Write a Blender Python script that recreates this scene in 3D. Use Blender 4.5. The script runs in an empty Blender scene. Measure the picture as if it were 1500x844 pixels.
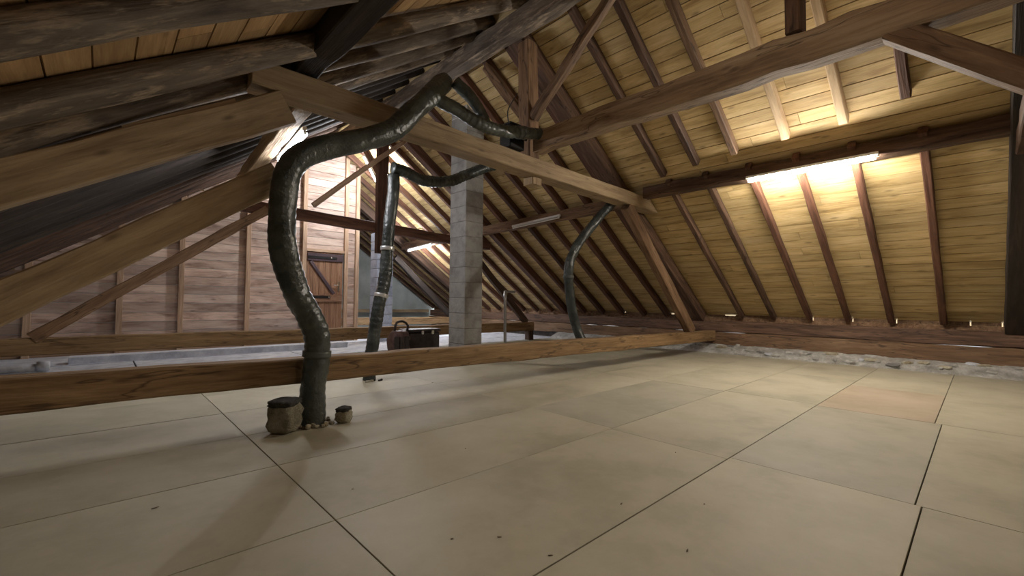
import bpy, bmesh, math, random
from mathutils import Vector, Matrix, noise

S = bpy.context.scene
COL = S.collection
rnd = random.Random(7)

# ------------------------------------------------------------------ camera, world, exposure
cam_d = bpy.data.cameras.new('camera')
cam = bpy.data.objects.new('camera', cam_d)
COL.objects.link(cam)
S.camera = cam
cam_d.sensor_width = 36.0
cam_d.lens = 644.9 / 1500 * 36
cam_d.clip_start = 0.05
YAW, PIT, ROL = .8179, .0295, .0101
fw = Vector((math.cos(YAW)*math.cos(PIT), math.sin(YAW)*math.cos(PIT), math.sin(PIT)))
rt = Vector((math.sin(YAW), -math.cos(YAW), 0))
up = rt.cross(fw)
rt2 = math.cos(ROL)*rt + math.sin(ROL)*up
up2 = -math.sin(ROL)*rt + math.cos(ROL)*up
m3 = Matrix((rt2, up2, -fw)).transposed()
cam.matrix_world = Matrix.Translation((0, 0, 1.15)) @ m3.to_4x4()

w = bpy.data.worlds.new('world'); S.world = w
w.use_nodes = True
w.node_tree.nodes['Background'].inputs[0].default_value = (0.85, 0.92, 1, 1)
w.node_tree.nodes['Background'].inputs[1].default_value = 3.0

vs = S.view_settings
S.display_settings.display_device = 'sRGB'
vs.view_transform = 'Standard'; vs.look = 'None'; vs.gamma = 1; vs.use_curve_mapping = False
vs.exposure = 1.7
LAMP = 1.0        # strength of every lit tube is multiplied by this

# ------------------------------------------------------------------ materials
def nodemat(name, rough=.7):
    m = bpy.data.materials.new(name); m.use_nodes = True
    nt = m.node_tree; b = nt.nodes['Principled BSDF']; b.inputs['Roughness'].default_value = rough
    return m, nt, b
def N(nt, t, **k):
    n = nt.nodes.new(t)
    for a, v in k.items():
        if a in n.inputs: n.inputs[a].default_value = v
        else: setattr(n, a, v)
    return n
def coords(nt, scale, rand=37.0):
    tc = N(nt, 'ShaderNodeTexCoord'); oi = N(nt, 'ShaderNodeObjectInfo')
    mul = N(nt, 'ShaderNodeVectorMath', operation='SCALE')
    cmb = N(nt, 'ShaderNodeCombineXYZ')
    for i in range(3): nt.links.new(oi.outputs['Random'], cmb.inputs[i])
    nt.links.new(cmb.outputs[0], mul.inputs[0]); mul.inputs['Scale'].default_value = rand
    add = N(nt, 'ShaderNodeVectorMath', operation='ADD')
    nt.links.new(tc.outputs['Object'], add.inputs[0]); nt.links.new(mul.outputs[0], add.inputs[1])
    mp = N(nt, 'ShaderNodeMapping'); mp.inputs['Scale'].default_value = scale
    nt.links.new(add.outputs[0], mp.inputs[0])
    return mp.outputs[0], oi.outputs['Random'], add.outputs[0]
def ramp(nt, fac, stops):
    r = N(nt, 'ShaderNodeValToRGB'); e = r.color_ramp.elements
    e[0].position, e[0].color = stops[0][0], (*stops[0][1], 1)
    e[1].position, e[1].color = stops[-1][0], (*stops[-1][1], 1)
    for p, c in stops[1:-1]:
        x = e.new(p); x.color = (*c, 1)
    nt.links.new(fac, r.inputs[0]); return r.outputs[0]
def mix(nt, fac, a, b, mode='MIX'):
    n = N(nt, 'ShaderNodeMix', data_type='RGBA', blend_type=mode)
    if isinstance(fac, float): n.inputs[0].default_value = fac
    else: nt.links.new(fac, n.inputs[0])
    for s, v in ((6, a), (7, b)):
        if isinstance(v, tuple): n.inputs[s].default_value = (*v, 1)
        else: nt.links.new(v, n.inputs[s])
    return n.outputs[2]
def wood(name, dark, mid, light, rough=.75, knots=.5, patch=None, vary=.25, bump=.35, streak=1.0, crack=0.):
    m, nt, b = nodemat(name, rough)
    v, rn, raw = coords(nt, (0.9, 9*streak, 9*streak))
    n1 = N(nt, 'ShaderNodeTexNoise', Scale=1.6, Detail=8.0, Roughness=.62, Distortion=.5); nt.links.new(v, n1.inputs['Vector'])
    c = ramp(nt, n1.outputs['Fac'], [(.3, dark), (.5, mid), (.72, light)])
    mp2 = N(nt, 'ShaderNodeMapping'); mp2.inputs['Scale'].default_value = (2.0, 40, 40)
    nt.links.new(raw, mp2.inputs[0])
    n2 = N(nt, 'ShaderNodeTexNoise', Scale=1.5, Detail=4.0, Roughness=.6); nt.links.new(mp2.outputs[0], n2.inputs['Vector'])
    g = ramp(nt, n2.outputs['Fac'], [(.35, (.72, .70, .68)), (.6, (1, 1, 1))])
    c = mix(nt, .6, c, g, 'MULTIPLY')
    if knots:
        mp3 = N(nt, 'ShaderNodeMapping'); mp3.inputs['Scale'].default_value = (2.2, 6.5, 6.5)
        nt.links.new(raw, mp3.inputs[0])
        vo = N(nt, 'ShaderNodeTexVoronoi', Scale=1.0); nt.links.new(mp3.outputs[0], vo.inputs['Vector'])
        k = ramp(nt, vo.outputs['Distance'], [(.05, (1, 1, 1)), (.17, (0, 0, 0))])
        km = N(nt, 'ShaderNodeMath', operation='MULTIPLY'); nt.links.new(k, km.inputs[0]); km.inputs[1].default_value = knots
        c = mix(nt, km.outputs[0], c, tuple(x*.45 for x in dark))
    if crack:
        mp5 = N(nt, 'ShaderNodeMapping'); mp5.inputs['Scale'].default_value = (.45, 4.5, 4.5); nt.links.new(raw, mp5.inputs[0])
        n4 = N(nt, 'ShaderNodeTexNoise', Scale=1.3, Detail=3.0, Roughness=.5); nt.links.new(mp5.outputs[0], n4.inputs['Vector'])
        cf = ramp(nt, n4.outputs['Fac'], [(.488, (0, 0, 0)), (.5, (crack,)*3), (.512, (0, 0, 0))])
        c = mix(nt, cf, c, tuple(x*.3 for x in dark))
    if patch:
        n3 = N(nt, 'ShaderNodeTexNoise', Scale=3.0, Detail=5.0, Roughness=.7)
        mp4 = N(nt, 'ShaderNodeMapping'); mp4.inputs['Scale'].default_value = (.5, 2.5, 2.5)
        nt.links.new(raw, mp4.inputs[0]); nt.links.new(mp4.outputs[0], n3.inputs['Vector'])
        pf = ramp(nt, n3.outputs['Fac'], [(.52, (0, 0, 0)), (.62, (1, 1, 1))])
        c = mix(nt, pf, c, patch)
    hsv = N(nt, 'ShaderNodeHueSaturation'); nt.links.new(c, hsv.inputs['Color'])
    mr = N(nt, 'ShaderNodeMapRange'); mr.inputs['To Min'].default_value = 1-vary; mr.inputs['To Max'].default_value = 1+vary*.6
    nt.links.new(rn, mr.inputs['Value']); nt.links.new(mr.outputs[0], hsv.inputs['Value'])
    nt.links.new(hsv.outputs[0], b.inputs['Base Color'])
    bp = N(nt, 'ShaderNodeBump', Strength=bump, Distance=.02)
    ad = N(nt, 'ShaderNodeMath', operation='ADD'); nt.links.new(n1.outputs['Fac'], ad.inputs[0]); nt.links.new(n2.outputs['Fac'], ad.inputs[1])
    nt.links.new(ad.outputs[0], bp.inputs['Height']); nt.links.new(bp.outputs[0], b.inputs['Normal'])
    return m
def mottled(name, a, b_, c_, scale=3.0, rough=.85, bump=.3, detail=6.0, vary=.1, dist=.02, stretch=(1, 1, 1)):
    m, nt, b = nodemat(name, rough)
    v, rn, raw = coords(nt, stretch)
    n1 = N(nt, 'ShaderNodeTexNoise', Scale=scale, Detail=detail, Roughness=.65); nt.links.new(v, n1.inputs['Vector'])
    c = ramp(nt, n1.outputs['Fac'], [(.32, a), (.5, b_), (.7, c_)])
    hsv = N(nt, 'ShaderNodeHueSaturation'); nt.links.new(c, hsv.inputs['Color'])
    mr = N(nt, 'ShaderNodeMapRange'); mr.inputs['To Min'].default_value = 1-vary; mr.inputs['To Max'].default_value = 1+vary
    nt.links.new(rn, mr.inputs['Value']); nt.links.new(mr.outputs[0], hsv.inputs['Value'])
    nt.links.new(hsv.outputs[0], b.inputs['Base Color'])
    n2 = N(nt, 'ShaderNodeTexNoise', Scale=scale*6, Detail=5.0, Roughness=.6); nt.links.new(v, n2.inputs['Vector'])
    bp = N(nt, 'ShaderNodeBump', Strength=bump, Distance=dist); nt.links.new(n2.outputs['Fac'], bp.inputs['Height'])
    nt.links.new(bp.outputs[0], b.inputs['Normal'])
    return m
def plain(name, col, rough=.5, metal=0.0, emit=None):
    m, nt, b = nodemat(name, rough); b.inputs['Base Color'].default_value = (*col, 1); b.inputs['Metallic'].default_value = metal
    if emit:
        b.inputs['Emission Color'].default_value = (*emit[0], 1); b.inputs['Emission Strength'].default_value = emit[1]
    return m

M = {}
M['old']   = wood('old_dark_timber', (.045, .022, .012), (.105, .055, .032), (.19, .11, .068), crack=.8, knots=.5)
M['red']   = wood('red_brown_rafter', (.05, .02, .010), (.12, .052, .030), (.21, .10, .058), knots=.4)
M['black_t'] = wood('near_black_timber', (.012, .008, .006), (.03, .02, .014), (.06, .04, .03), knots=.3)  # one nearly black wood tone throughout
M['warm']  = wood('warm_brown_timber', (.11, .055, .026), (.22, .125, .065), (.34, .21, .12), crack=.8, knots=.7)
M['brown'] = wood('weathered_brown_timber', (.17, .10, .055), (.36, .24, .145), (.48, .35, .23), crack=.8, knots=.7)
M['tie']   = wood('orange_brown_timber', (.15, .082, .034), (.27, .165, .075), (.38, .25, .125), crack=.8, knots=.7, vary=.1)
M['tan']   = wood('tan_timber', (.24, .16, .085), (.38, .27, .155), (.50, .37, .225), knots=.75, vary=.1)
M['new']   = wood('fresh_sawn_timber', (.40, .27, .15), (.58, .42, .25), (.70, .54, .35), knots=.6, vary=.08, bump=.15)
M['pole']  = wood('debarked_grey_pole', (.055, .04, .03), (.15, .115, .085), (.27, .22, .17), knots=.4, patch=(.36, .28, .20), bump=.7, streak=.6, vary=.2)
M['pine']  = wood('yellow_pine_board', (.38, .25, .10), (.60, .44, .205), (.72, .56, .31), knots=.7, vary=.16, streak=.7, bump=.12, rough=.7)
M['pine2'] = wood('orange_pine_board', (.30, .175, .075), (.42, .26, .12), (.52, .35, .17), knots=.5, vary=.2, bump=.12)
M['plank'] = wood('pinkish_weathered_plank', (.27, .165, .12), (.60, .44, .36), (.76, .62, .52), knots=.6, streak=.45, vary=.34, bump=.2, rough=.65)
M['doorw'] = wood('brown_door_plank', (.20, .095, .05), (.32, .17, .095), (.42, .25, .15), knots=.3, vary=.12)
M['ledge'] = wood('dark_door_ledge', (.05, .03, .04), (.10, .06, .07), (.18, .11, .11), knots=.1)
M['stud']  = wood('pale_stud', (.36, .22, .14), (.52, .35, .23), (.64, .46, .32), knots=.4, vary=.1)
M['panel'] = mottled('floor_panel_board', (.365, .335, .245), (.455, .42, .315), (.515, .48, .375), scale=1.3, rough=.62, bump=.06, vary=.09)
M['panelg'] = mottled('grey_floor_panel_board', (.33, .31, .235), (.405, .38, .295), (.45, .425, .34), scale=1.3, rough=.62, bump=.06, vary=.04)
M['panelp'] = mottled('pinkish_floor_panel_board', (.36, .29, .20), (.435, .355, .26), (.49, .41, .31), scale=1.3, rough=.62, bump=.06, vary=.04)
M['sub']   = mottled('dark_subfloor', (.02, .013, .008), (.035, .022, .014), (.05, .03, .02))
M['white'] = mottled('pale_insulation_board', (.42, .44, .50), (.58, .60, .66), (.74, .76, .80), scale=5, bump=.3)
M['block'] = mottled('grey_concrete_block', (.25, .245, .235), (.36, .355, .34), (.44, .435, .42), scale=4, bump=.5, rough=.9, vary=.08)
M['blockb'] = mottled('pale_blue_grey_block', (.30, .34, .44), (.42, .47, .58), (.52, .57, .68), scale=4, bump=.5, rough=.9)
M['mortar'] = mottled('grey_mortar', (.20, .195, .185), (.27, .26, .25), (.34, .33, .32), scale=8, bump=.6)
M['kerb']  = mottled('rough_pale_mortar', (.34, .325, .29), (.50, .485, .45), (.78, .77, .74), scale=5, bump=1.0, rough=.95, dist=.04)
M['stone'] = mottled('mossy_stone', (.20, .18, .12), (.38, .34, .24), (.52, .48, .37), scale=9, bump=1.0, rough=.95, dist=.04)
M['stonel'] = mottled('light_rubble', (.25, .20, .12), (.45, .40, .29), (.65, .62, .52), scale=9, bump=.8, rough=.95)
M['dark_rough'] = mottled('dark_rough_crust', (.012, .010, .008), (.03, .025, .02), (.09, .08, .06), scale=12, bump=.8)  # very dark mottled tone, for stone tops and some debris
M['plaster'] = mottled('pale_green_grey_plaster', (.34, .37, .34), (.42, .45, .42), (.5, .53, .5), scale=1.5, bump=.15)
M['dust']  = mottled('dirt', (.05, .035, .02), (.12, .08, .05), (.25, .18, .11), scale=30)
M['black'] = plain('black_plastic', (.012, .012, .013), .35)
M['metal'] = plain('galvanised_metal', (.45, .46, .47), .35, .8)
M['brass'] = plain('silver_metal', (.75, .75, .74), .25, 1)
M['white_p'] = plain('white_enamel', (.8, .8, .8), .35)
M['case']  = mottled('dark_brown_case', (.018, .012, .012), (.035, .024, .022), (.06, .04, .035), scale=8, rough=.5)
M['caser'] = mottled('dark_red_bag', (.06, .03, .028), (.11, .06, .055), (.17, .10, .09), scale=8, rough=.6)
M['cable'] = plain('grey_cable', (.05, .05, .05), .5)
def ductmat(name, a, b_, rough):
    m, nt, b = nodemat(name, rough)
    v, rn, raw = coords(nt, (1, 1, 1))
    n1 = N(nt, 'ShaderNodeTexNoise', Scale=5.0, Detail=5.0); nt.links.new(v, n1.inputs['Vector'])
    c = ramp(nt, n1.outputs['Fac'], [(.35, a), (.65, b_)])
    nt.links.new(c, b.inputs['Base Color'])
    vo = N(nt, 'ShaderNodeTexVoronoi', Scale=11.0); nt.links.new(v, vo.inputs['Vector'])
    n2 = N(nt, 'ShaderNodeTexNoise', Scale=38.0, Detail=3.0); nt.links.new(v, n2.inputs['Vector'])
    ad = N(nt, 'ShaderNodeMath', operation='ADD'); nt.links.new(vo.outputs['Distance'], ad.inputs[0]); nt.links.new(n2.outputs['Fac'], ad.inputs[1])
    bp = N(nt, 'ShaderNodeBump', Strength=.42, Distance=.018); nt.links.new(ad.outputs[0], bp.inputs['Height'])
    nt.links.new(bp.outputs[0], b.inputs['Normal'])
    return m
M['duct'] = ductmat('grey_green_plastic_wrap', (.035, .042, .038), (.085, .098, .088), .28)
M['duct2'] = ductmat('blue_grey_plastic_wrap', (.03, .036, .035), (.07, .08, .077), .26)
M['tape'] = plain('grey_tape', (.09, .10, .095), .3)
M['tape_s'] = plain('silver_foil_tape', (.7, .7, .7), .3, .6)
def tube_mat(name, col, s):
    return plain(name, (.9, .9, .9), .4, 0, (col, s*LAMP))
M['lit_warm'] = tube_mat('lit_tube_neutral', (1, .93, .82), 150)
M['lit_near'] = tube_mat('lit_tube_near', (1, .92, .78), 24)
M['lit_left'] = tube_mat('lit_tube_left', (.95, .95, 1), 36)
M['lit_cool'] = tube_mat('lit_tube_cool', (.88, .93, 1), 95)
M['lit_cool2'] = tube_mat('lit_tube_cool_bright', (.90, .93, 1), 190)
M['lit_cool3'] = tube_mat('lit_tube_cool_by_partition', (.90, .94, 1), 230)
M['off'] = plain('unlit_tube', (.75, .72, .68), .3)

# ------------------------------------------------------------------ helpers
def wm(o):
    return (wm(o.parent) @ o.matrix_basis) if o.parent else o.matrix_basis.copy()
def obj(name, bm, mat, parent=None, mw=None, smooth=False):
    me = bpy.data.meshes.new(name); bm.to_mesh(me); bm.free()
    me.materials.append(mat)
    if smooth:
        for p in me.polygons: p.use_smooth = True
    o = bpy.data.objects.new(name, me); COL.objects.link(o)
    if mw is None: mw = Matrix.Identity(4)
    if parent is not None:
        o.parent = parent; o.matrix_basis = wm(parent).inverted() @ mw
    else: o.matrix_basis = mw
    return o
def tag(o, label=None, cat=None, group=None, kind=None, category=None):
    cat = cat or category
    if label: o['label'] = label
    if cat: o['category'] = cat
    if group: o['group'] = group
    if kind: o['kind'] = kind
    return o
def thing(name, label, cat, loc=(0, 0, 0), group=None):
    o = bpy.data.objects.new(name, None); COL.objects.link(o)
    o.matrix_basis = Matrix.Translation(loc)
    o.empty_display_size = .1
    return tag(o, label, cat, group)
def frame(p0, p1, upv=(0, 0, 1)):
    x = (Vector(p1) - Vector(p0)); L = x.length; x.normalize()
    u = Vector(upv)
    if abs(x.dot(u)) > .98: u = Vector((0, 1, 0))
    y = u.cross(x).normalized(); z = x.cross(y)
    return Matrix.Translation(p0) @ Matrix((x, y, z)).transposed().to_4x4(), L
def beam_bm(L, w, h, rough=.006, cut0=0., cut1=0., ch=.012, seg=.35, bow=0., seed=0):
    """timber along local x, section w (y) by h (z) centred; chamfered, slightly hewn; cut* lean the end faces."""
    r = random.Random(seed); n = max(1, int(L/seg)) if rough > 0 else 1
    bm = bmesh.new(); rings = []
    cs = [(-w/2+ch, -h/2), (w/2-ch, -h/2), (w/2, -h/2+ch), (w/2, h/2-ch), (w/2-ch, h/2), (-w/2+ch, h/2), (-w/2, h/2-ch), (-w/2, -h/2+ch)] if ch else [(-w/2, -h/2), (w/2, -h/2), (w/2, h/2), (-w/2, h/2)]
    for i in range(n+1):
        t = i/n; x = t*L
        oy, oz = (r.uniform(-1, 1)*rough for _ in range(2)); sc = 1+r.uniform(-1, 1)*rough/max(w, .05)*1.2
        oz += bow*math.sin(math.pi*t)
        if i in (0, n): oy = oz = 0
        ring = []
        for (y, z) in cs:
            xx = x
            if i == 0: xx += cut0*(z/h+.5)
            if i == n: xx -= cut1*(z/h+.5)
            ring.append(bm.verts.new((xx, y*sc+oy+r.uniform(-1, 1)*rough*.35, z*sc+oz+r.uniform(-1, 1)*rough*.35)))
        rings.append(ring)
    k = len(cs)
    for a, b in zip(rings, rings[1:]):
        for j in range(k): bm.faces.new((a[j], a[(j+1) % k], b[(j+1) % k], b[j]))
    bm.faces.new(rings[0][::-1]); bm.faces.new(rings[-1])
    return bm
SEED = [0]
def beam(name, p0, p1, w, h, mat, label=None, cat=None, group=None, parent=None, upv=(0, 0, 1), kind=None, **k):
    mw, L = frame(p0, p1, upv); SEED[0] += 1
    o = obj(name, beam_bm(L, w, h, seed=SEED[0], **k), M[mat], parent, mw)
    return tag(o, label, cat, group, kind)
def box(name, x0, x1, y0, y1, z0, z1, mat, parent=None, bev=0., jit=0., **t):
    bm = bmesh.new(); bmesh.ops.create_cube(bm, size=1)
    c = Vector(((x0+x1)/2, (y0+y1)/2, (z0+z1)/2))
    for v in bm.verts: v.co = Vector((v.co.x*(x1-x0), v.co.y*(y1-y0), v.co.z*(z1-z0)))
    if bev: bmesh.ops.bevel(bm, geom=bm.edges[:], offset=bev, segments=1, affect='EDGES')
    if jit:
        for v in bm.verts: v.co += Vector([rnd.uniform(-jit, jit) for _ in range(3)])
    o = obj(name, bm, M[mat], parent, Matrix.Translation(c))
    return tag(o, **t)
def pole_bm(L, r0, r1, seed=0, n=12, seg=.22):
    r = random.Random(seed); bm = bmesh.new(); rings = []; ns = max(2, int(L/seg)); so = Vector((seed*3.1, 0, 0))
    for i in range(ns+1):
        t = i/ns; rr = r0*(1-t)+r1*t; oy = .025*noise.noise(Vector((t*L*.5, 3.3, seed))); oz = .025*noise.noise(Vector((t*L*.5, 9.3, seed)))
        ring = []
        for j in range(n):
            a = 2*math.pi*j/n
            q = rr*(1+.16*noise.noise(Vector((t*L*.9, math.cos(a)*1.1, math.sin(a)*1.1))+so))
            ring.append(bm.verts.new((t*L, oy+q*math.cos(a), oz+q*math.sin(a))))
        rings.append(ring)
    for a, b in zip(rings, rings[1:]):
        for j in range(n): bm.faces.new((a[j], a[(j+1) % n], b[(j+1) % n], b[j]))
    bm.faces.new(rings[0][::-1]); bm.faces.new(rings[-1])
    return bm
def pole(name, p0, p1, r0, r1, mat, label, cat, group=None, parent=None):
    mw, L = frame(p0, p1); SEED[0] += 1
    return tag(obj(name, pole_bm(L, r0, r1, SEED[0]), M[mat], parent, mw, smooth=True), label, cat, group)
def catmull(pts, step=.035):
    P = [Vector(p) for p in pts]; P = [2*P[0]-P[1]] + P + [2*P[-1]-P[-2]]; out = []
    for i in range(1, len(P)-2):
        n = max(2, int((P[i+1]-P[i]).length/step))
        for k in range(n):
            t = k/n; a, b, c, d = P[i-1:i+3]
            out.append(.5*((2*b)+(-a+c)*t+(2*a-5*b+4*c-d)*t*t+(-a+3*b-3*c+d)*t**3))
    out.append(P[-2]); return out
def sweep_bm(path, rad, n=20, caps=True, off=Vector((0, 0, 0))):
    bm = bmesh.new(); rings = []; T0 = None; N0 = Vector((.3, .5, .8))
    for i, p in enumerate(path):
        t = (path[min(i+1, len(path)-1)]-path[max(i-1, 0)]).normalized()
        N0 = (N0 - t*N0.dot(t)).normalized(); B = t.cross(N0)
        rings.append([bm.verts.new(p-off+(N0*math.cos(2*math.pi*j/n)+B*math.sin(2*math.pi*j/n))*rad(i, 2*math.pi*j/n)) for j in range(n)])
    for a, b in zip(rings, rings[1:]):
        for j in range(n): bm.faces.new((a[j], a[(j+1) % n], b[(j+1) % n], b[j]))
    if caps: bm.faces.new(rings[0][::-1]); bm.faces.new(rings[-1])
    return bm
def duct(label, pts, r, mat='duct', rib=.0035, clamps=(), wrap=.006, name='insulated_air_duct'):
    path = catmull(pts, .018); base = path[0]
    def rad(i, a):
        s = i*.018
        return r + rib*math.sin(s*2*math.pi/.075)*(.6+.4*math.sin(s*1.7)) + wrap*noise.noise(Vector((s*5, math.cos(a)*1.6, math.sin(a)*1.6)))*1.6 + .004*math.sin(3*a+s*9)
    root = obj(name, sweep_bm(path, rad, 22, off=base), M[mat], None, Matrix.Translation(base), smooth=True)
    tag(root, label, 'duct')
    for t in clamps:
        i = int(t*(len(path)-4))
        sub = path[i:i+4]
        c = obj('clamp_band', sweep_bm(sub, lambda k, a: r+.012, 22, off=sub[0]), M['tape_s'] if 'silver' in label else M['tape'], root, Matrix.Translation(sub[0]), smooth=True)
    return root
def wire(name, pts, r, mat, label, cat, n=8):
    path = catmull(pts, .05)
    return tag(obj(name, sweep_bm(path, lambda i, a: r, n, off=path[0]), M[mat], None, Matrix.Translation(path[0]), smooth=True), label, cat)
def rock_bm(sx, sy, sz, seed, rough=.12, sub=3, boxy=.8):
    bm = bmesh.new(); bmesh.ops.create_icosphere(bm, subdivisions=sub, radius=1)
    for v in bm.verts:
        d = v.co.normalized(); m = max(abs(d.x), abs(d.y), abs(d.z)); q = d*(1-boxy)+(d/m)*boxy*.85
        q *= 1+rough*noise.noise(d*2.3+Vector((seed*7.7, seed, 0)))+rough*.5*noise.noise(d*6+Vector((0, seed*3, 0)))
        v.co = Vector((q.x*sx/2, q.y*sy/2, q.z*sz/2))
    return bm
def rock(name, x, y, z0, sx, sy, sz, mat, parent=None, rz=0., seed=None, sub=3, **t):
    SEED[0] += 1
    mw = Matrix.Translation((x, y, z0+sz*.44)) @ Matrix.Rotation(rz, 4, 'Z')
    return tag(obj(name, rock_bm(sx, sy, sz, seed or SEED[0], sub=sub), M[mat], parent, mw, smooth=True), **t)
def prism_y(name, poly, y0, y1, mat, parent=None, **t):
    """polygon in xz extruded along y"""
    bm = bmesh.new(); a = [bm.verts.new((x, y0, z)) for x, z in poly]; b = [bm.verts.new((x, y1, z)) for x, z in poly]
    n = len(poly); bm.faces.new(a); bm.faces.new(b[::-1])
    for i in range(n): bm.faces.new((a[i], b[i], b[(i+1) % n], a[(i+1) % n]))
    bmesh.ops.recalc_face_normals(bm, faces=bm.faces[:])
    return tag(obj(name, bm, M[mat], parent), **t)

SL = .6962                       # roof pitch as rise over run
def zr(x): return 8.56 - SL*x    # underside of the boarding, right slope
def zl(x): return 2.62 + SL*x    # underside of the boarding, left slope
XR = (8.56-2.62)/2/SL
TH = math.atan(SL); CO, SI = math.cos(TH), math.sin(TH)
Y0, Y1 = -5.0, 17.0
XE, XW = 10.78, -2.1             # inner face of the right knee wall, left knee wall

# ------------------------------------------------------------------ setting: floor
fl = box('floor', XW-.3, 11.3, Y0, Y1, -.20, -.024, 'sub', kind='structure')
XJ = [-2.1, .93, 3.45, 5.99, 8.5, 10.78]
YJ = [Y0] + [.28+1.02*k for k in range(-3, 4)] + [4.23, 5.19, 6.21, 7.23, 8.25, 9.27]
YJ = sorted(YJ)
for j in range(len(YJ)-1):
    ya, yb = YJ[j], YJ[j+1]
    if yb-ya < .1: continue
    xs = list(XJ)
    if abs(yb-.28) < .01: xs = [-2.1, .93, 3.46, 5.97, 7.86, 10.78]
    if abs(ya-.28) < .01: xs = [-2.1, .93, 3.46, 5.97, 7.86, 10.78]
    if abs(ya-1.30) < .01: xs = [-2.1, .93, 3.42, 6.03, 8.4, 10.78]
    for i in range(len(xs)-1):
        g = .003
        jx, jy = rnd.uniform(-.0008, .0008), 0
        jl = {0: -.03, 1: -.03, 2: 0, 3: .05, 4: .05}[i]
        ja = jl if abs(ya-.28) < .01 else 0; jb = jl if abs(yb-.28) < .01 else 0
        gy = .004 if (abs(ya-1.30) < .01 or (abs(ya-.28) < .01 and i < 4)) else (.007 if abs(ya-4.23) < .01 else g)
        mat = 'panel'
        if (i, j) in {(3, 5), (2, 4), (4, 5)}: mat = 'panelg'
        cx, cy = (xs[i]+xs[i+1])/2, (ya+yb)/2
        if abs(ya-.28) < .01 and i == 3: mat = 'panelp'
        elif abs(ya-.28) < .01 and i == 2: mat = 'panelg'
        elif abs(ya-2.32) < .01 and i == 2: mat = 'panelg'
        elif abs(ya-2.32) < .01 and i == 3: mat = 'panel'
        else: mat = 'panel' if cy > -.3 else 'panelg'
        dz = rnd.uniform(-.0015, .0015)
        box('floor_panel', xs[i]+g+jx, xs[i+1]-g+jx, ya+gy+ja, yb-g+jb, -.022, dz, mat, fl, bev=.0015)
for j in range(7):
    for i in range(5):
        x0 = -2.1+i*2.58; y0 = 9.29+j*1.1
        box('pale_floor_sheet', x0+.01, x0+2.57, y0+.01, min(y0+1.09, 16.98), -.022, rnd.uniform(.0, .012), 'white', fl, bev=.003)

# low pale mortar kerb and wall timbers on the right
wr = box('wall_right', 10.99, 11.2, Y0, Y1, -.02, .44, 'mortar', kind='structure')
bm = bmesh.new(); ny = 200; prof = [(-.42, 0), (-.36, .05), (-.22, .10), (-.08, .16), (0.03, .19), (.03, -.02)]
rows = []
for i in range(ny+1):
    y = -2.2+i*(9.3+2.2)/ny; row = []
    for k, (dx, z) in enumerate(prof):
        nn = noise.noise(Vector((y*3.1, k*1.7, 0))); n2 = noise.noise(Vector((y*9, k*2.7, 5)))
        f = 0 if k in (4, 5) else 1
        row.append(bm.verts.new((XE+dx+f*(.07*nn+.03*n2), y, max(-.02, z+(k not in (0, 5))*(.035*nn+.022*n2)))))
    rows.append(row)
for a, b in zip(rows, rows[1:]):
    for k in range(5): bm.faces.new((a[k], b[k], b[k+1], a[k+1]))
bmesh.ops.recalc_face_normals(bm, faces=bm.faces[:])
kerb = obj('mortar_bed', bm, M['kerb'], wr, None, smooth=False)
for k in range(60):
    y = -1.6+k*.145+rnd.uniform(-.09, .09); u = rnd.uniform(0, 1)
    SEED[0] += 1
    sx, sy, sz = rnd.uniform(.05, .12), rnd.uniform(.06, .30), rnd.uniform(.03, .06)
    mw = Matrix.Translation((XE-.40+.36*u, y, .06+.12*u)) @ Matrix.Rotation(rnd.uniform(-.5, .5), 4, 'Z') @ Matrix.Rotation(-.35, 4, 'Y')
    bmr = rock_bm(sx, sy, sz, SEED[0], rough=.5, sub=2, boxy=.9)
    obj('rubble_stone', bmr, M[rnd.choice(['kerb', 'kerb', 'kerb', 'white', 'stonel', 'mortar'])], wr, mw)
beam('wall_plate', (10.86, -4.9, .31), (10.86, 16.9, .31), .18, .30, 'warm', 'lower squared brown timber bedded on the pale mortar along the right eave', 'beam', rough=.008)
beam('wall_plate', (10.93, -4.9, .595), (10.93, 16.9, .595), .2, .25, 'old', 'upper darker timber on top of the lower one, rafter feet stand on it', 'beam', rough=.008)
box('wall_left', -2.35, XW, Y0, Y1, -.2, 1.25, 'mortar', kind='structure')
wf = prism_y('wall_front', [(-2.4, -.2), (11.3, -.2), (11.3, .9), (XR, 5.75), (-2.4, 1.0)], Y0-.15, Y0, 'plank', kind='structure')
wb = prism_y('wall_back', [(-2.4, -.2), (11.3, -.2), (11.3, .9), (XR, 5.75), (-2.4, 1.0)], Y1, Y1+.2, 'plaster', kind='structure')

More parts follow.
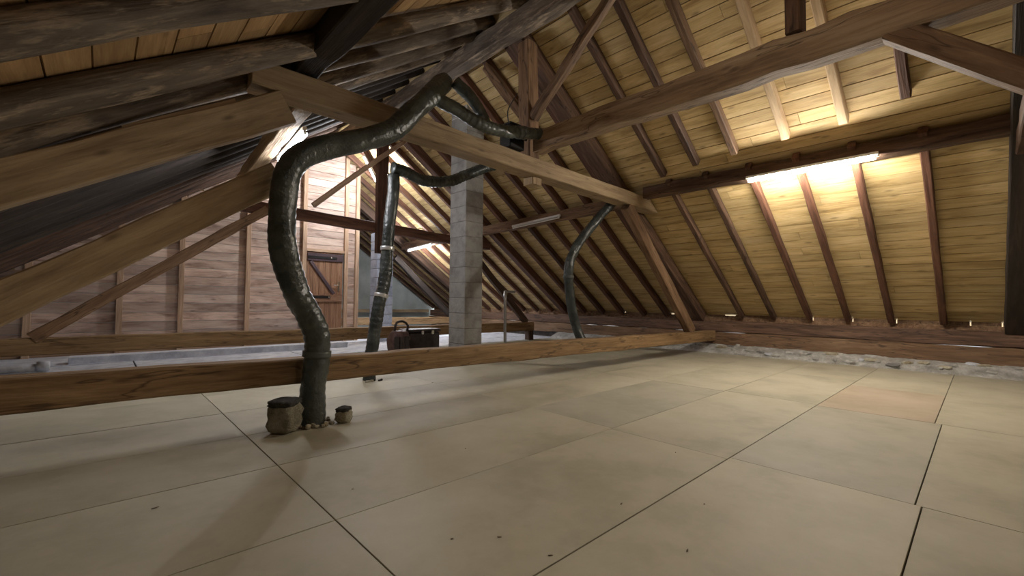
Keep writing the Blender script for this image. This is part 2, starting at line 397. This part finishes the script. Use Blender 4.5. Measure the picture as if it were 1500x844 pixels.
# ------------------------------------------------------------------ setting: roof slopes with their boards
def slope(name, side, mat):
    zf = zr if side > 0 else zl
    xe = 11.3 if side > 0 else -2.5
    a, b = (XR, xe) if side > 0 else (xe, XR)
    t = .06/CO
    poly = [(a, zf(a)+.026), (b, zf(b)+.026), (b, zf(b)+.026+t), (a, zf(a)+.026+t)]
    root = prism_y(name, poly, Y0-.2, Y1+.2, 'old', kind='structure')
    d = Vector((CO*side, 0, -SI)); L = abs(xe-XR)/CO; p = .20 if side > 0 else .24; nrow = int(L/p)
    org = Vector((XR, 0, zf(XR))); nrm = Vector((SI*side, 0, CO))
    for r in range(nrow+1):
        s0, s1 = r*p+.006, min((r+1)*p-.006, L)
        if s1-s0 < .03: continue
        y = Y0+.0; first = True
        while y < Y1-.05:
            ln = rnd.uniform(1.5, 4.6) if first else rnd.choice([4.0, 4.5, 5.0]); first = False
            ye = min(y+ln, Y1)
            if Y1-ye < 1.4: ye = Y1
            c0 = org + d*((s0+s1)/2) + nrm*(.013+rnd.uniform(0, .003))
            mw, LL = frame(c0+Vector((0, y+.002, 0)), c0+Vector((0, ye-.002, 0)), tuple(nrm))
            bm = beam_bm(LL, s1-s0, .024, rough=0, ch=0)
            obj('roof_board', bm, M[mat], root, mw)
            y = ye
    return root
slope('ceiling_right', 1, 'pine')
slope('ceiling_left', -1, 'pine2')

# ------------------------------------------------------------------ rafters of the right slope
def rafter_r(y, x0, x1, w, h, mat, label, group=None, skew=0., name='rafter'):
    off = Vector((-SI, 0, -CO))*(h/2+.002)
    p0 = Vector((x0, y, zr(x0)))+off; p1 = Vector((x1, y+skew, zr(x1)))+off
    return beam(name, p0, p1, w, h, mat, label, 'rafter', group, upv=(SI, 0, CO), rough=.004)
low = [(.47, 'red', 'dark reddish rafter right of the long lit tube, next to the black right edge truss'),
       (1.18, 'red', 'rafter below the right end of the long lit tube, reddish near the glow'),
       (1.84, 'red', 'reddish rafter running down from below the middle of the long lit tube'),
       (2.49, 'red', 'rafter running down from the left end of the long lit tube'),
       (3.17, 'old', 'slim dark rafter, first left of the long lit tube, below the purlin'),
       (3.83, 'old', 'dark rafter just right of the front truss strut, below the purlin')]
for y, m, l in low: rafter_r(y, 7.44, 11.0, .095, .12, m, l, skew=0)
up_ = [(.47, 6.97, 'red', 'dark upper rafter whose foot ends above the purlin right of the long lit tube'),
       (1.2, 7.1, 'new', 'pale new upper rafter with bright square foot above the right half of the lit tube'),
       (1.88, 7.13, 'new', 'pale new upper rafter with bright square foot above the middle of the lit tube'),
       (2.48, 7.18, 'warm', 'upper rafter with a pale lit foot above the left end of the long lit tube'),
       (3.10, 7.22, 'old', 'gnarled upper rafter with flaking bark edge, crossing behind the long ridgewise beam'),
       (3.72, 7.3, 'old', 'dark upper rafter passing behind the long ridgewise beam nearest the king post brace')]
for y, xe, m, l in up_: rafter_r(y+(.11 if m != 'new' else .0), 4.6, xe, .10, .14, m, l)
far = [5.1, 5.68, 6.36, 7.04, 7.72, 8.4]
names = ['first', 'second', 'third', 'fourth', 'fifth', 'sixth']
for y, n_ in zip(far, names):
    rafter_r(y, 5.62 if abs(y-7.04) < .01 else 4.6, 11.0, .12, .14, 'red', 'dark red-brown rafter of the middle bay, %s beyond the front truss' % n_, 'rafters of the middle bay, right slope')
for k, y in enumerate([9.75, 10.4, 11.05, 11.7, 12.35, 13.0]):
    rafter_r(y, 4.6, 11.0, .10, .14, 'red', 'dark rafter of the far bay beside the partition, %s past the second truss' % names[k], 'rafters of the far bay, right slope')
for k, y in enumerate([14.2, 14.85, 15.5, 16.15, 16.8]):
    rafter_r(y, 4.6, 11.0, .10, .14, 'old', 'dark rafter at the far pale end wall, %s from the third truss' % names[k], 'rafters at the end wall')

# eave boards between rafter feet, with slits of daylight
box('eave_board', 11.04, 11.06, -4.9, 16.9, .45, .80, 'warm', label='long reddish board behind the right wall timbers, below the daylight dots', category='board')
gaps = [-.24, .13, 1.10, 1.765, 2.44]
eaves = []; ya = -4.9
for g_ in gaps:
    eaves.append((ya, g_, .866)); ya = g_+.018
eaves += [(ya, 4.0, .866), (4.0, 4.25, .847), (4.25, 5.25, .866), (5.25, 5.62, .845), (5.62, 7.0, .866), (7.0, 7.2, .845), (7.2, 16.9, .866)]
el = ['behind the black truss', 'at the black truss', 'right of the rafter under the lit tube end', 'below the right end of the lit tube', 'below the middle of the lit tube', 'below the left end of the lit tube', 'behind the front truss foot', 'just left of the front truss foot', 'under the bright slit of daylight', 'left of the bright slit', 'beside the foot of the curved duct', 'in the far bays']
for k, (a, b, zt) in enumerate(eaves):
    box('eave_strip', 11.04, 11.06, a, b, .801, zt, 'warm', None, label='narrow board strip closing the eave, '+el[k], category='board', group='eave strips')

# ------------------------------------------------------------------ purlins, ridge and long beams
beam('purlin', (7.52, -4.9, 3.215), (7.52, 4.34, 3.215), .20, .21, 'old', 'dark purlin carrying the long lit fluorescent fixture, right slope', 'beam', rough=.01)
beam('purlin', (7.50, 4.78, 3.10), (7.50, 9.3, 3.02), .18, .22, 'warm', 'brown purlin with the unlit tube, right slope beyond the front truss', 'beam', rough=.008)
beam('purlin', (7.52, 9.35, 3.02), (7.62, 13.6, 2.98), .18, .22, 'old', 'far purlin with the small bright tube beside the chimney, right slope', 'beam', rough=.008)
beam('purlin', (1.40, -4.9, 3.41), (1.40, 4.54, 3.41), .22, .22, 'black_t', 'very dark heavy purlin crossing above the left end of the front collar beam', 'beam', rough=.01)
beam('purlin', (1.50, 4.58, 3.25), (1.86, 9.25, 3.30), .18, .22, 'tan', 'left purlin beyond the front collar beam, brightly lit by its tube', 'beam', rough=.008)
beam('ridge_beam', (4.36, -4.9, 5.19), (4.36, 16.9, 5.19), .22, .30, 'pole', 'dark ridge beam on top of the king posts', 'beam', rough=.008)
beam('long_beam', (4.57, -4.9, 3.42), (4.57, 4.36, 3.43), .2, .29, 'brown', 'long weathered beam with a crack, running from the king post to the upper right corner', 'beam', rough=.012, seg=.28)
beam('short_post', (4.55, 1.12, 3.58), (4.55, 1.12, 5.02), .22, .12, 'old', 'short dark post standing on the long weathered beam, at the top edge', 'post', upv=(0, 1, 0), rough=.004)
beam('knee_brace', (4.55, .46, 3.33), (4.55, -.40, 2.54), .14, .16, 'warm', 'stout brown brace running down from the long weathered beam to the right edge', 'brace', rough=.006)

# ------------------------------------------------------------------ trusses
# front truss
beam('tie_beam', (-2.08, 4.46, .515), (10.74, 4.46, .375), .20, .235, 'tie', 'long orange-brown tie beam raised above the floor, nearest beam across the room', 'beam', rough=.006)
beam('collar_beam', (.93, 4.49, 3.165), (8.02, 4.49, 3.035), .28, .235, 'tan', 'light tan collar beam sloping across the middle of the view, in front of the king post', 'beam', rough=.005, cut1=.30)
beam('king_post', (4.66, 4.55, 2.865), (4.66, 4.55, 2.97), .2, .2, 'tan', 'squared stub end of the king post hanging below the light collar beam', 'post', upv=(0, 1, 0), rough=.003)
beam('king_post', (4.66, 4.62, 3.26), (4.60, 4.62, 5.02), .22, .22, 'warm', 'cracked brown king post rising behind the light collar beam to the ridge', 'post', upv=(0, 1, 0), rough=.006)
beam('ridge_brace', (4.62, 4.50, 3.86), (4.62, 3.12, 5.05), .12, .13, 'warm', 'weathered brace rising right from the front king post to the ridge', 'brace', rough=.01, seg=.2)
beam('ridge_brace', (4.62, 4.74, 3.98), (4.62, 5.6, 5.05), .12, .14, 'warm', 'brace rising left behind the front king post to the ridge', 'brace', rough=.006)
rafter_r(4.82, 4.6, 10.98, .30, .26, 'old', 'broad dark principal rafter of the front truss, right slope', name='principal_rafter')
beam('truss_strut', (7.02, 4.44, 2.93), (9.62, 4.44, .50), .15, .24, 'warm', 'brown strut under the right end of the light collar beam, one face lit', 'strut', rough=.006)
beam('principal_rafter', (-1.75, 4.43, 1.12), (1.22, 4.43, 2.93), .16, .29, 'tan', 'light principal rafter running from the left edge up to the light collar beam', 'rafter', rough=.006)
beam('truss_strut', (-1.12, 4.43, .64), (1.17, 4.43, 2.27), .15, .26, 'tan', 'broad light strut from the left edge up towards the large duct bend', 'strut', rough=.006)
beam('batten', (.1, 4.43, 2.42), (.82, 4.43, 2.86), .06, .05, 'new', 'small pale batten lying on the light principal rafter at left', 'batten', rough=.002, ch=.004)
# near truss at the right edge
rafter_r(-.37, 4.6, 10.98, .24, .28, 'black_t', 'black principal rafter at the right edge of the view', name='principal_rafter')
#beam('tie_beam', (-2.08, -.4, .51), (10.74, -.4, .38), .2, .235, 'tie', 'near tie beam behind the viewer', 'beam', rough=.005)
beam('collar_beam', (1.0, -.37, 3.05), (7.7, -.37, 3.0), .16, .22, 'old', 'near collar beam, only its dark end shows at the right edge', 'beam', rough=.005)
beam('king_post', (4.6, -.52, 2.4), (4.6, -.52, 5.02), .2, .14, 'old', 'king post of the near truss, just outside the right edge', 'post', upv=(0, 1, 0), rough=.004)
# second truss
beam('tie_beam', (-2.05, 9.3, .435), (9.55, 9.3, .40), .20, .245, 'tie', 'second tie beam, in front of the plank partition and behind the dark case', 'beam', rough=.006)
beam('short_post', (9.44, 9.3, 0), (9.44, 9.3, .275), .2, .18, 'old', 'stubby dark post under the right end of the second tie beam', 'post', upv=(0, 1, 0), rough=.003)
beam('collar_beam', (1.75, 9.3, 2.87), (7.8, 9.3, 2.66), .16, .22, 'red', 'dark red-brown collar beam in front of the bright plank partition', 'beam', rough=.006)
beam('king_post', (4.55, 9.15, 2.18), (4.55, 9.15, 5.02), .24, .14, 'red', 'dark red-brown king post crossing the far collar beam before the partition', 'post', upv=(0, 1, 0), rough=.006)
beam('ridge_brace', (4.62, 9.3, 3.9), (4.62, 10.4, 5.02), .10, .12, 'red', 'small brace behind the far king post', 'brace', rough=.004)
beam('truss_strut', (-.68, 9.24, .55), (2.28, 9.24, 2.83), .12, .17, 'warm', 'slimmer brown strut crossing in front of the plank partition at left', 'strut', rough=.006)
beam('truss_strut', (7.1, 9.3, 2.55), (9.3, 9.3, .52), .12, .18, 'old', 'dark strut of the second truss to the right of the chimney', 'strut', rough=.005)
rafter_r(9.1, 4.6, 10.98, .2, .2, 'red', 'thicker dark rafter over the second truss', name='principal_rafter')
pole('round_pole', (3.02, 8.95, 2.99), (5.02, 8.95, 4.80), .055, .05, 'stud', 'thin pale round pole slanting across the partition below the large duct', 'pole')
# third truss
rafter_r(13.6, 4.6, 10.98, .22, .26, 'old', 'heavy dark rafter in front of the pale end wall', name='principal_rafter')
beam('truss_strut', (7.3, 13.6, 2.6), (9.7, 13.6, .50), .14, .2, 'black_t', 'dark strut in front of the pale end wall, behind the bag', 'strut', rough=.005)
beam('tie_beam', (5.4, 13.6, .45), (10.6, 13.6, .40), .2, .24, 'tie', 'far tie beam below the pale end wall', 'beam', rough=.005)
beam('end_beam', (5.6, 16.7, .72), (10.6, 16.7, .68), .12, .12, 'tan', 'pale rail at the foot of the far end wall', 'beam', rough=.003)

# ------------------------------------------------------------------ round rafters of the left slope
def pole_l(y0, y1, r, label, x0=-2.3, x1=4.30, group=None, mat='pole'):
    o = Vector((SI, 0, -CO))*(r+.004)
    p0 = Vector((x0, y0, zl(x0)))+o; p1 = Vector((x1, y1, zl(x1)))+o
    return pole('pole_rafter', p0, p1, r*1.02, r*.98, mat, label, 'rafter', group)
pole_l(1.75, 2.35, .085, 'round pole rafter above the view at the top left', group=None)
pole_l(2.68, 3.35, .095, 'grey debarked pole rafter along the upper left edge of the view')
pole_l(3.48, 4.48, .105, 'scarred grey pole rafter with pale patches, second from the top left')
pole_l(4.1, 5.2, .095, 'dark pole rafter just above the light principal rafter at left')
ln = ['first', 'second', 'third', 'fourth', 'fifth', 'sixth', 'seventh', 'eighth']
for k in range(8):
    y = 5.0+k*.56
    pole_l(y, y+.55, .115 if k < 2 else .085, 'pole rafter of the left slope, %s beyond the light collar beam' % ln[k], group='pole rafters of the middle bay, left slope', mat='pole' if k < 2 else 'black_t')
for k in range(4):
    y = 9.7+k*.72
    pole_l(y, y+.2, .078, 'pole rafter over the left end of the partition, %s from the second truss' % ln[k], group='pole rafters near the partition', mat='old')

# ------------------------------------------------------------------ plank partition with door
YP = 12.0
part = box('wall_partition', -2.05, 5.28, YP+.045, YP+.075, 0, .06, 'stud', kind='structure')
ph = .195
DX0, DX1, DZ = 3.90, 4.86, 2.40
def xlim(z):
    return max(-2.05, (z-2.62)/SL+.03), min(5.28, (8.56-z)/SL-.03)
r = 0; z = .06
while z < 5.3:
    zt = z+ph-.008
    a, b = xlim(zt)
    if b-a < .15: break
    segs = []
    cuts = sorted(set([a, b]+[c for c in (-.93, .33, 1.33, 2.6, 3.86, 4.9) if a < c < b]))
    for c0, c1 in zip(cuts, cuts[1:]):
        if c0 >= 3.85 and c1 <= 4.91 and z < DZ-.05: continue
        if c1-c0 < .03: continue
        box('plank', c0+.003, c1-.003, YP+.02+rnd.uniform(-.004, .004), YP+.045, z, zt, 'plank', part, bev=.003)
    z += ph
for k, x in enumerate([-.96, .30, 1.30, 2.57, 3.84, 4.93, 5.24]):
    zt = min(zl(x-.06), zr(x+.06))-.03
    beam('stud', (x, YP-.03, 0), (x, YP-.03, zt), .10, .085, 'stud', parent=part, upv=(0, 1, 0), rough=.001, ch=.004)
box('door_header', 3.90, 4.88, YP-.05, YP+.03, DZ+.0, DZ+.07, 'stud', part)
dr = box('door_1', DX0+.01, DX1-.01, YP+.0, YP+.018, .02, DZ, 'ledge', kind='structure')
for k in range(6):
    wd = (DX1-DX0-.02)/6
    beam('door_plank', (DX0+.01+(k+.5)*wd, YP-.0115, .03), (DX0+.01+(k+.5)*wd, YP-.0115, DZ-.01), .021, wd-.005, 'doorw', parent=dr, upv=(1, 0, 0), rough=0, ch=.003)
box('ledge', DX0+.02, DX1-.02, YP-.055, YP-.023, 2.16, 2.36, 'ledge', dr, bev=.004)
box('ledge', DX0+.02, DX1-.02, YP-.055, YP-.023, 1.08, 1.27, 'doorw', dr, bev=.004)
box('hinge_strap', DX0+.02, DX0+.78, YP-.068, YP-.056, 2.22, 2.28, 'black', dr)
box('hinge_strap', DX0+.02, DX0+.62, YP-.068, YP-.056, 1.17, 1.24, 'black', dr)
beam('door_brace', (DX0+.10, YP-.04, 2.14), (DX0+.72, YP-.04, 1.29), .035, .09, 'ledge', parent=dr, rough=0)
beam('door_brace', (DX0+.10, YP-.04, 1.06), (DX0+.72, YP-.04, .15), .035, .09, 'doorw', parent=dr, rough=0)
for x, zz in ((DX0+.62, 2.26), (DX0+.58, 1.2)):
    box('bolt_head', x-.02, x+.02, YP-.085, YP-.068, zz-.02, zz+.02, 'brass', dr, bev=.005)
hd = box('handle_plate', DX1-.14, DX1-.09, YP-.033, YP-.0225, 1.36, 1.62, 'brass', dr, bev=.003)
beam('door_handle', (DX1-.12, YP-.085, 1.53), (DX1-.26, YP-.085, 1.53), .02, .02, 'brass', parent=hd, rough=0, ch=.004)
beam('handle_neck', (DX1-.12, YP-.032, 1.53), (DX1-.12, YP-.09, 1.53), .02, .02, 'brass', parent=hd, rough=0, ch=.004)

# pale block pier beside the partition
pr = thing('block_pier', 'bluish pale block pier at the right end of the partition, partly behind the second duct', 'pier', (5.75, 11.5, 0))
for k in range(12):
    z = k*.25
    box('block', 5.52, 6.0, 11.3, 11.7, z+.006, z+.244, 'blockb', pr, bev=.008, jit=.002)
    box('mortar_joint', 5.53, 5.99, 11.31, 11.69, z-.006 if k else 0, z+.006, 'mortar', pr)

# ------------------------------------------------------------------ chimney
ch = thing('chimney', 'tall square chimney of grey concrete blocks behind the light collar beam', 'chimney', (5.35, 7.0, 0))
CX0, CX1, CY0, CY1, bh = 5.14, 5.58, 6.82, 7.34, .30
nb = 19
for k in range(nb):
    z = k*bh
    if z+bh > zr(CX0)-.02 + .25: break
    j = .0015
    box('concrete_block', CX0+rnd.uniform(-j, j), CX1+rnd.uniform(-j, j), CY0+rnd.uniform(-j, j), CY1+rnd.uniform(-j, j), z+.004, z+bh-.004, 'block', ch, bev=.010)
    box('mortar_joint', CX0+.008, CX1-.008, CY0+.008, CY1-.008, z-.004 if k else 0, z+.004, 'mortar', ch)

# ------------------------------------------------------------------ ducts
duct('large dark grey wrapped duct rising from the floor hole and bending right along the roof', [(1.46, 4.215, .0), (1.46, 4.215, .35), (1.48, 4.20, .74), (1.41, 4.19, .98), (1.28, 4.19, 1.22), (1.17, 4.19, 1.58), (1.155, 4.19, 2.0), (1.21, 4.19, 2.30), (1.38, 4.18, 2.50), (1.80, 4.18, 2.70), (2.18, 4.18, 2.92), (2.45, 4.2, 3.22), (2.70, 4.24, 3.50), (2.95, 4.42, 3.76), (3.2, 4.75, 3.98)], .112, clamps=(.12,))
duct('dark duct from the large duct bend over the light collar beam to the king post', [(2.80, 4.30, 3.50), (3.08, 4.28, 3.44), (3.40, 4.26, 3.36), (3.75, 4.26, 3.37), (4.2, 4.26, 3.46), (4.66, 4.26, 3.56)], .078, 'duct', clamps=(.70, .74))
duct('short dark duct elbow dropping above the light collar beam beside the chimney top', [(3.15, 4.42, 3.86), (3.38, 4.42, 3.74), (3.56, 4.42, 3.58), (3.66, 4.42, 3.42)], .075, 'duct')
duct('upright duct behind the tie beam with a silver tape band, before the partition', [(2.84, 6.0, .0), (2.86, 6.0, .3), (2.95, 6.0, .95), (3.06, 6.0, 1.5), (3.10, 6.0, 2.1), (3.16, 6.0, 2.7), (3.17, 6.0, 3.02)], .088, 'duct2', rib=.003, clamps=(.40, .64))
duct('sagging horizontal duct crossing in front of the chimney', [(3.14, 5.98, 3.12), (3.36, 5.98, 3.10), (3.68, 5.98, 3.03), (4.1, 5.98, 3.10), (4.5, 5.98, 3.28), (4.95, 5.9, 3.52), (5.3, 5.6, 3.6)], .088, 'duct2', rib=.004)
duct('curved duct dropping from the right part of the light collar beam behind the tie beam', [(7.02, 4.72, 3.04), (6.72, 4.82, 2.72), (6.34, 4.9, 2.32), (6.02, 4.9, 1.95), (5.93, 4.9, 1.60), (6.0, 4.9, 1.15), (6.12, 4.86, .68), (6.20, 4.74, .42), (6.5, 4.72, .365), (7.3, 4.72, .36)], .082, 'duct2', rib=.003, clamps=(.45,))
# ventilation box by the king post
vb = thing('fan_box', 'black box of a duct fan tucked behind the duct beside the king post', 'fan', (4.2, 4.48, 3.27))
box('housing', 4.06, 4.34, 4.40, 4.62, 3.28, 3.60, 'black', vb, bev=.01)
box('flange', 4.03, 4.37, 4.38, 4.40, 3.42, 3.46, 'black', vb, bev=.004)
box('lid', 4.05, 4.35, 4.39, 4.63, 3.60, 3.625, 'black', vb, bev=.005)
wire('hanging_cable', [(4.12, 4.5, 3.62), (4.10, 4.5, 3.80), (4.22, 4.55, 3.98), (4.40, 4.62, 4.2)], .008, 'cable', 'thin dark cable looping from the black fan box up to the king post', 'cable')

# ------------------------------------------------------------------ fluorescent fixtures
def lamp(label, p0, p1, mat, back, r=.014, hw=.05, hh=.045, name='fluorescent_lamp'):
    """p0-p1: tube axis; back: unit vector from the tube to its housing"""
    p0, p1, back = Vector(p0), Vector(p1), Vector(back).normalized()
    root = thing(name, label, 'lamp', p0)
    o = back*.055; d = (p1-p0).normalized()
    beam('housing', p0+o-d*.04, p1+o+d*.04, hw, hh, 'white_p', parent=root, upv=tuple(back), rough=0, ch=.006)
    path = [p0+(p1-p0)*t/6 for t in range(7)]
    obj('tube', sweep_bm(path, lambda i, a: r, 14, off=p0), M[mat], root, Matrix.Translation(p0), smooth=True)
    for q, s in ((p0, -1), (p1, 1)):
        beam('end_cap', q+d*s*.003-back*.01, q+d*s*.003+back*.04, .034, .03, 'white_p', parent=root, upv=tuple(d), rough=0, ch=.004)
    return root
lamp('long lit fluorescent tube on the dark purlin of the right slope', (7.33, .93, 3.06), (7.33, 2.45, 3.05), 'lit_warm', (.25, 0, .97), r=.019, hw=.08)
lamp('unlit tube fixture on the brown purlin beyond the front truss', (7.33, 6.35, 2.99), (7.33, 7.8, 2.93), 'off', (.25, 0, .97))
lamp('small bright tube far on the right purlin, between the second duct and the chimney', (7.42, 11.6, 2.84), (7.45, 13.0, 2.78), 'lit_cool2', (.25, 0, .97), r=.018)
lamp('short bright tube on the left purlin beside the top of the large duct', (1.74, 5.5, 3.12), (1.86, 6.95, 3.14), 'lit_left', (-.25, 0, .97), r=.028)
lamp('slanting bright tube behind the large duct near the partition top', (4.66, 10.35, 4.66), (5.14, 10.35, 3.86), 'lit_cool3', (.3, -.9, .3), r=.02)
lamp('lit tube on the left purlin of the near bay, above the view', (1.60, .0, 3.33), (1.60, 1.5, 3.33), 'lit_near', (-.25, 0, .97), r=.016)
lamp('lit tube on the right purlin behind the viewer', (7.33, -3.4, 3.04), (7.33, -1.9, 3.04), 'lit_near', (.25, 0, .97), r=.016)

# ------------------------------------------------------------------ things on the floor
rt_ = thing('stone_block', 'mossy square stone with a dark top left of the duct foot', 'stone', (1.17, 4.10, 0))
rock('stone', 1.20, 4.13, 0, .27, .24, .29, 'stone', rt_, rz=.75)
rock('dark_crust', 1.195, 4.13, .225, .27, .24, .07, 'dark_rough', rt_, rz=.75)  # dark layer over the top of the stone
rt_ = thing('stone_block', 'small rough stone right of the duct foot', 'stone', (1.72, 4.08, 0))
rock('stone', 1.70, 4.10, 0, .15, .14, .14, 'stone', rt_, rz=.7)
rock('dark_crust', 1.70, 4.10, .10, .15, .13, .05, 'dark_rough', rt_, rz=.7)  # darker top layer on the small stone
for k in range(13):
    a = -2.6+k*.24; q = .125+rnd.uniform(0, .05)
    rock('rubble_piece', 1.46+q*math.cos(a), 4.215+q*math.sin(a), 0, rnd.uniform(.025, .06), rnd.uniform(.025, .05), rnd.uniform(.02, .055), rnd.choice(['stonel', 'stonel', 'dust', 'stone']), None, rz=rnd.uniform(0, 3), sub=2,
         label='crumb of yellowish rubble around the foot of the large duct', category='rubble', group='rubble around the duct foot')
for k in range(6):
    rock('debris_piece', 2.74+k*.045+rnd.uniform(-.02, .02), 5.86+rnd.uniform(-.03, .02), 0, rnd.uniform(.03, .07), rnd.uniform(.03, .06), rnd.uniform(.02, .045), rnd.choice(['stonel', 'dust', 'dark_rough']), None, sub=2,
         label='bit of debris around the foot of the upright duct, seen under the tie beam', category='debris', group='debris under the tie beam')
spl = [(.255, 3.1, .3, .07, 'longest dark splinter on the floor at the far left, two panels before the tie beam'),
       (2.2, 1.42, .2, .05, 'thin splinter in the middle of the right foreground panel'),
       (2.02, .95, .25, .05, 'thin splinter near the right dark panel joint'),
       (1.52, 1.35, -.6, .045, 'small splinter left of the long dark joint, lower one of a pair'),
       (1.45, 1.62, -.6, .04, 'small splinter left of the long dark joint, upper one of a pair'),
       (1.27, 1.76, -.5, .03, 'tiny splinter just right of the panel crossing in the foreground'),
       (2.55, 1.10, .1, .03, 'tiny splinter beyond the right foreground panel crossing'),
       (3.25, 1.62, .5, .03, 'tiny splinter on the middle panel beyond the crossing'),
       (1.15, 2.62, 0, .025, 'speck of wood on the panel in front of the duct foot'),
       (2.1, 2.75, .4, .025, 'speck of wood right of the duct foot on the open floor'),
       (1.62, .88, 0, .03, 'dark speck of wood nearest the lower edge of the view'),
       (3.42, 5.25, 0, .05, 'dark crumb lying in the shadow band of the tie beam')]
for (x, y, a, l, lab) in spl:
    rock('wood_splinter', x, y, 0.0012, l*.6, .008, .005, 'dust', None, rz=a, sub=1, label=lab, category='splinter', group='splinters on the floor')

# case and bag before the second tie beam
cs = thing('tool_case', 'dark brown case on the floor beside the chimney foot, before the second tie beam', 'case', (5.05, 8.3, 0))
box('body', 4.72, 5.48, 8.15, 8.55, 0, .46, 'case', cs, bev=.02)
box('lid', 4.70, 5.50, 8.13, 8.57, .47, .53, 'case', cs, bev=.015)
box('latch', 5.0, 5.06, 8.115, 8.135, .42, .5, 'brass', cs, bev=.004)
box('latch', 5.25, 5.31, 8.115, 8.135, .42, .5, 'brass', cs, bev=.004)
bg = thing('tool_bag', 'dark reddish bag with a loop handle left of the dark case', 'bag', (4.45, 8.1, 0))
rock('bag_body', 4.46, 8.12, 0, .44, .36, .60, 'caser', bg, rz=.2)
wire('bag_handle', [(4.36, 8.1, .52), (4.40, 8.1, .68), (4.55, 8.1, .71), (4.66, 8.1, .62), (4.64, 8.1, .50)], .025, 'case', None, None).parent = bg
bpy.data.objects['bag_handle'].matrix_basis = bg.matrix_basis.inverted() @ Matrix.Translation((4.36, 8.1, .52))
for sx in (-.1, .02, .13): box('bag_pocket', 4.42+sx-.05, 4.42+sx+.05, 7.915, 7.955, .12, .42, 'case', bg, bev=.01)

# steel prop
sp = thing('steel_prop', 'thin grey steel prop with a small arm, right of the chimney', 'prop', (6.83, 7.5, 0))
pole('shaft', (6.83, 7.5, 0), (6.83, 7.5, 1.38), .035, .035, 'metal', None, None, parent=sp)
box('arm', 6.82, 7.12, 7.47, 7.53, 1.34, 1.39, 'metal', sp, bev=.004)
box('foot_plate', 6.74, 6.92, 7.41, 7.59, 0, .012, 'metal', sp, bev=.003)

# pale kerb and pipe beyond the tie beam at left
kb = box('concrete_kerb', -.35, 4.4, 10.45, 10.75, .0, .13, 'white', None, bev=.01, jit=.004, label='low pale kerb on the floor in front of the partition, at left', category='kerb')
pp = thing('drain_pipe', 'pale plastic pipe end lying on the floor at the far left', 'pipe', (-1.2, 9.75, 0))
pole('pipe', (-1.6, 9.75, .07), (-.62, 9.75, .07), .06, .06, 'white', None, None, parent=pp)
pole('socket', (-.66, 9.75, .08), (-.52, 9.75, .08), .078, .078, 'white', None, None, parent=pp)
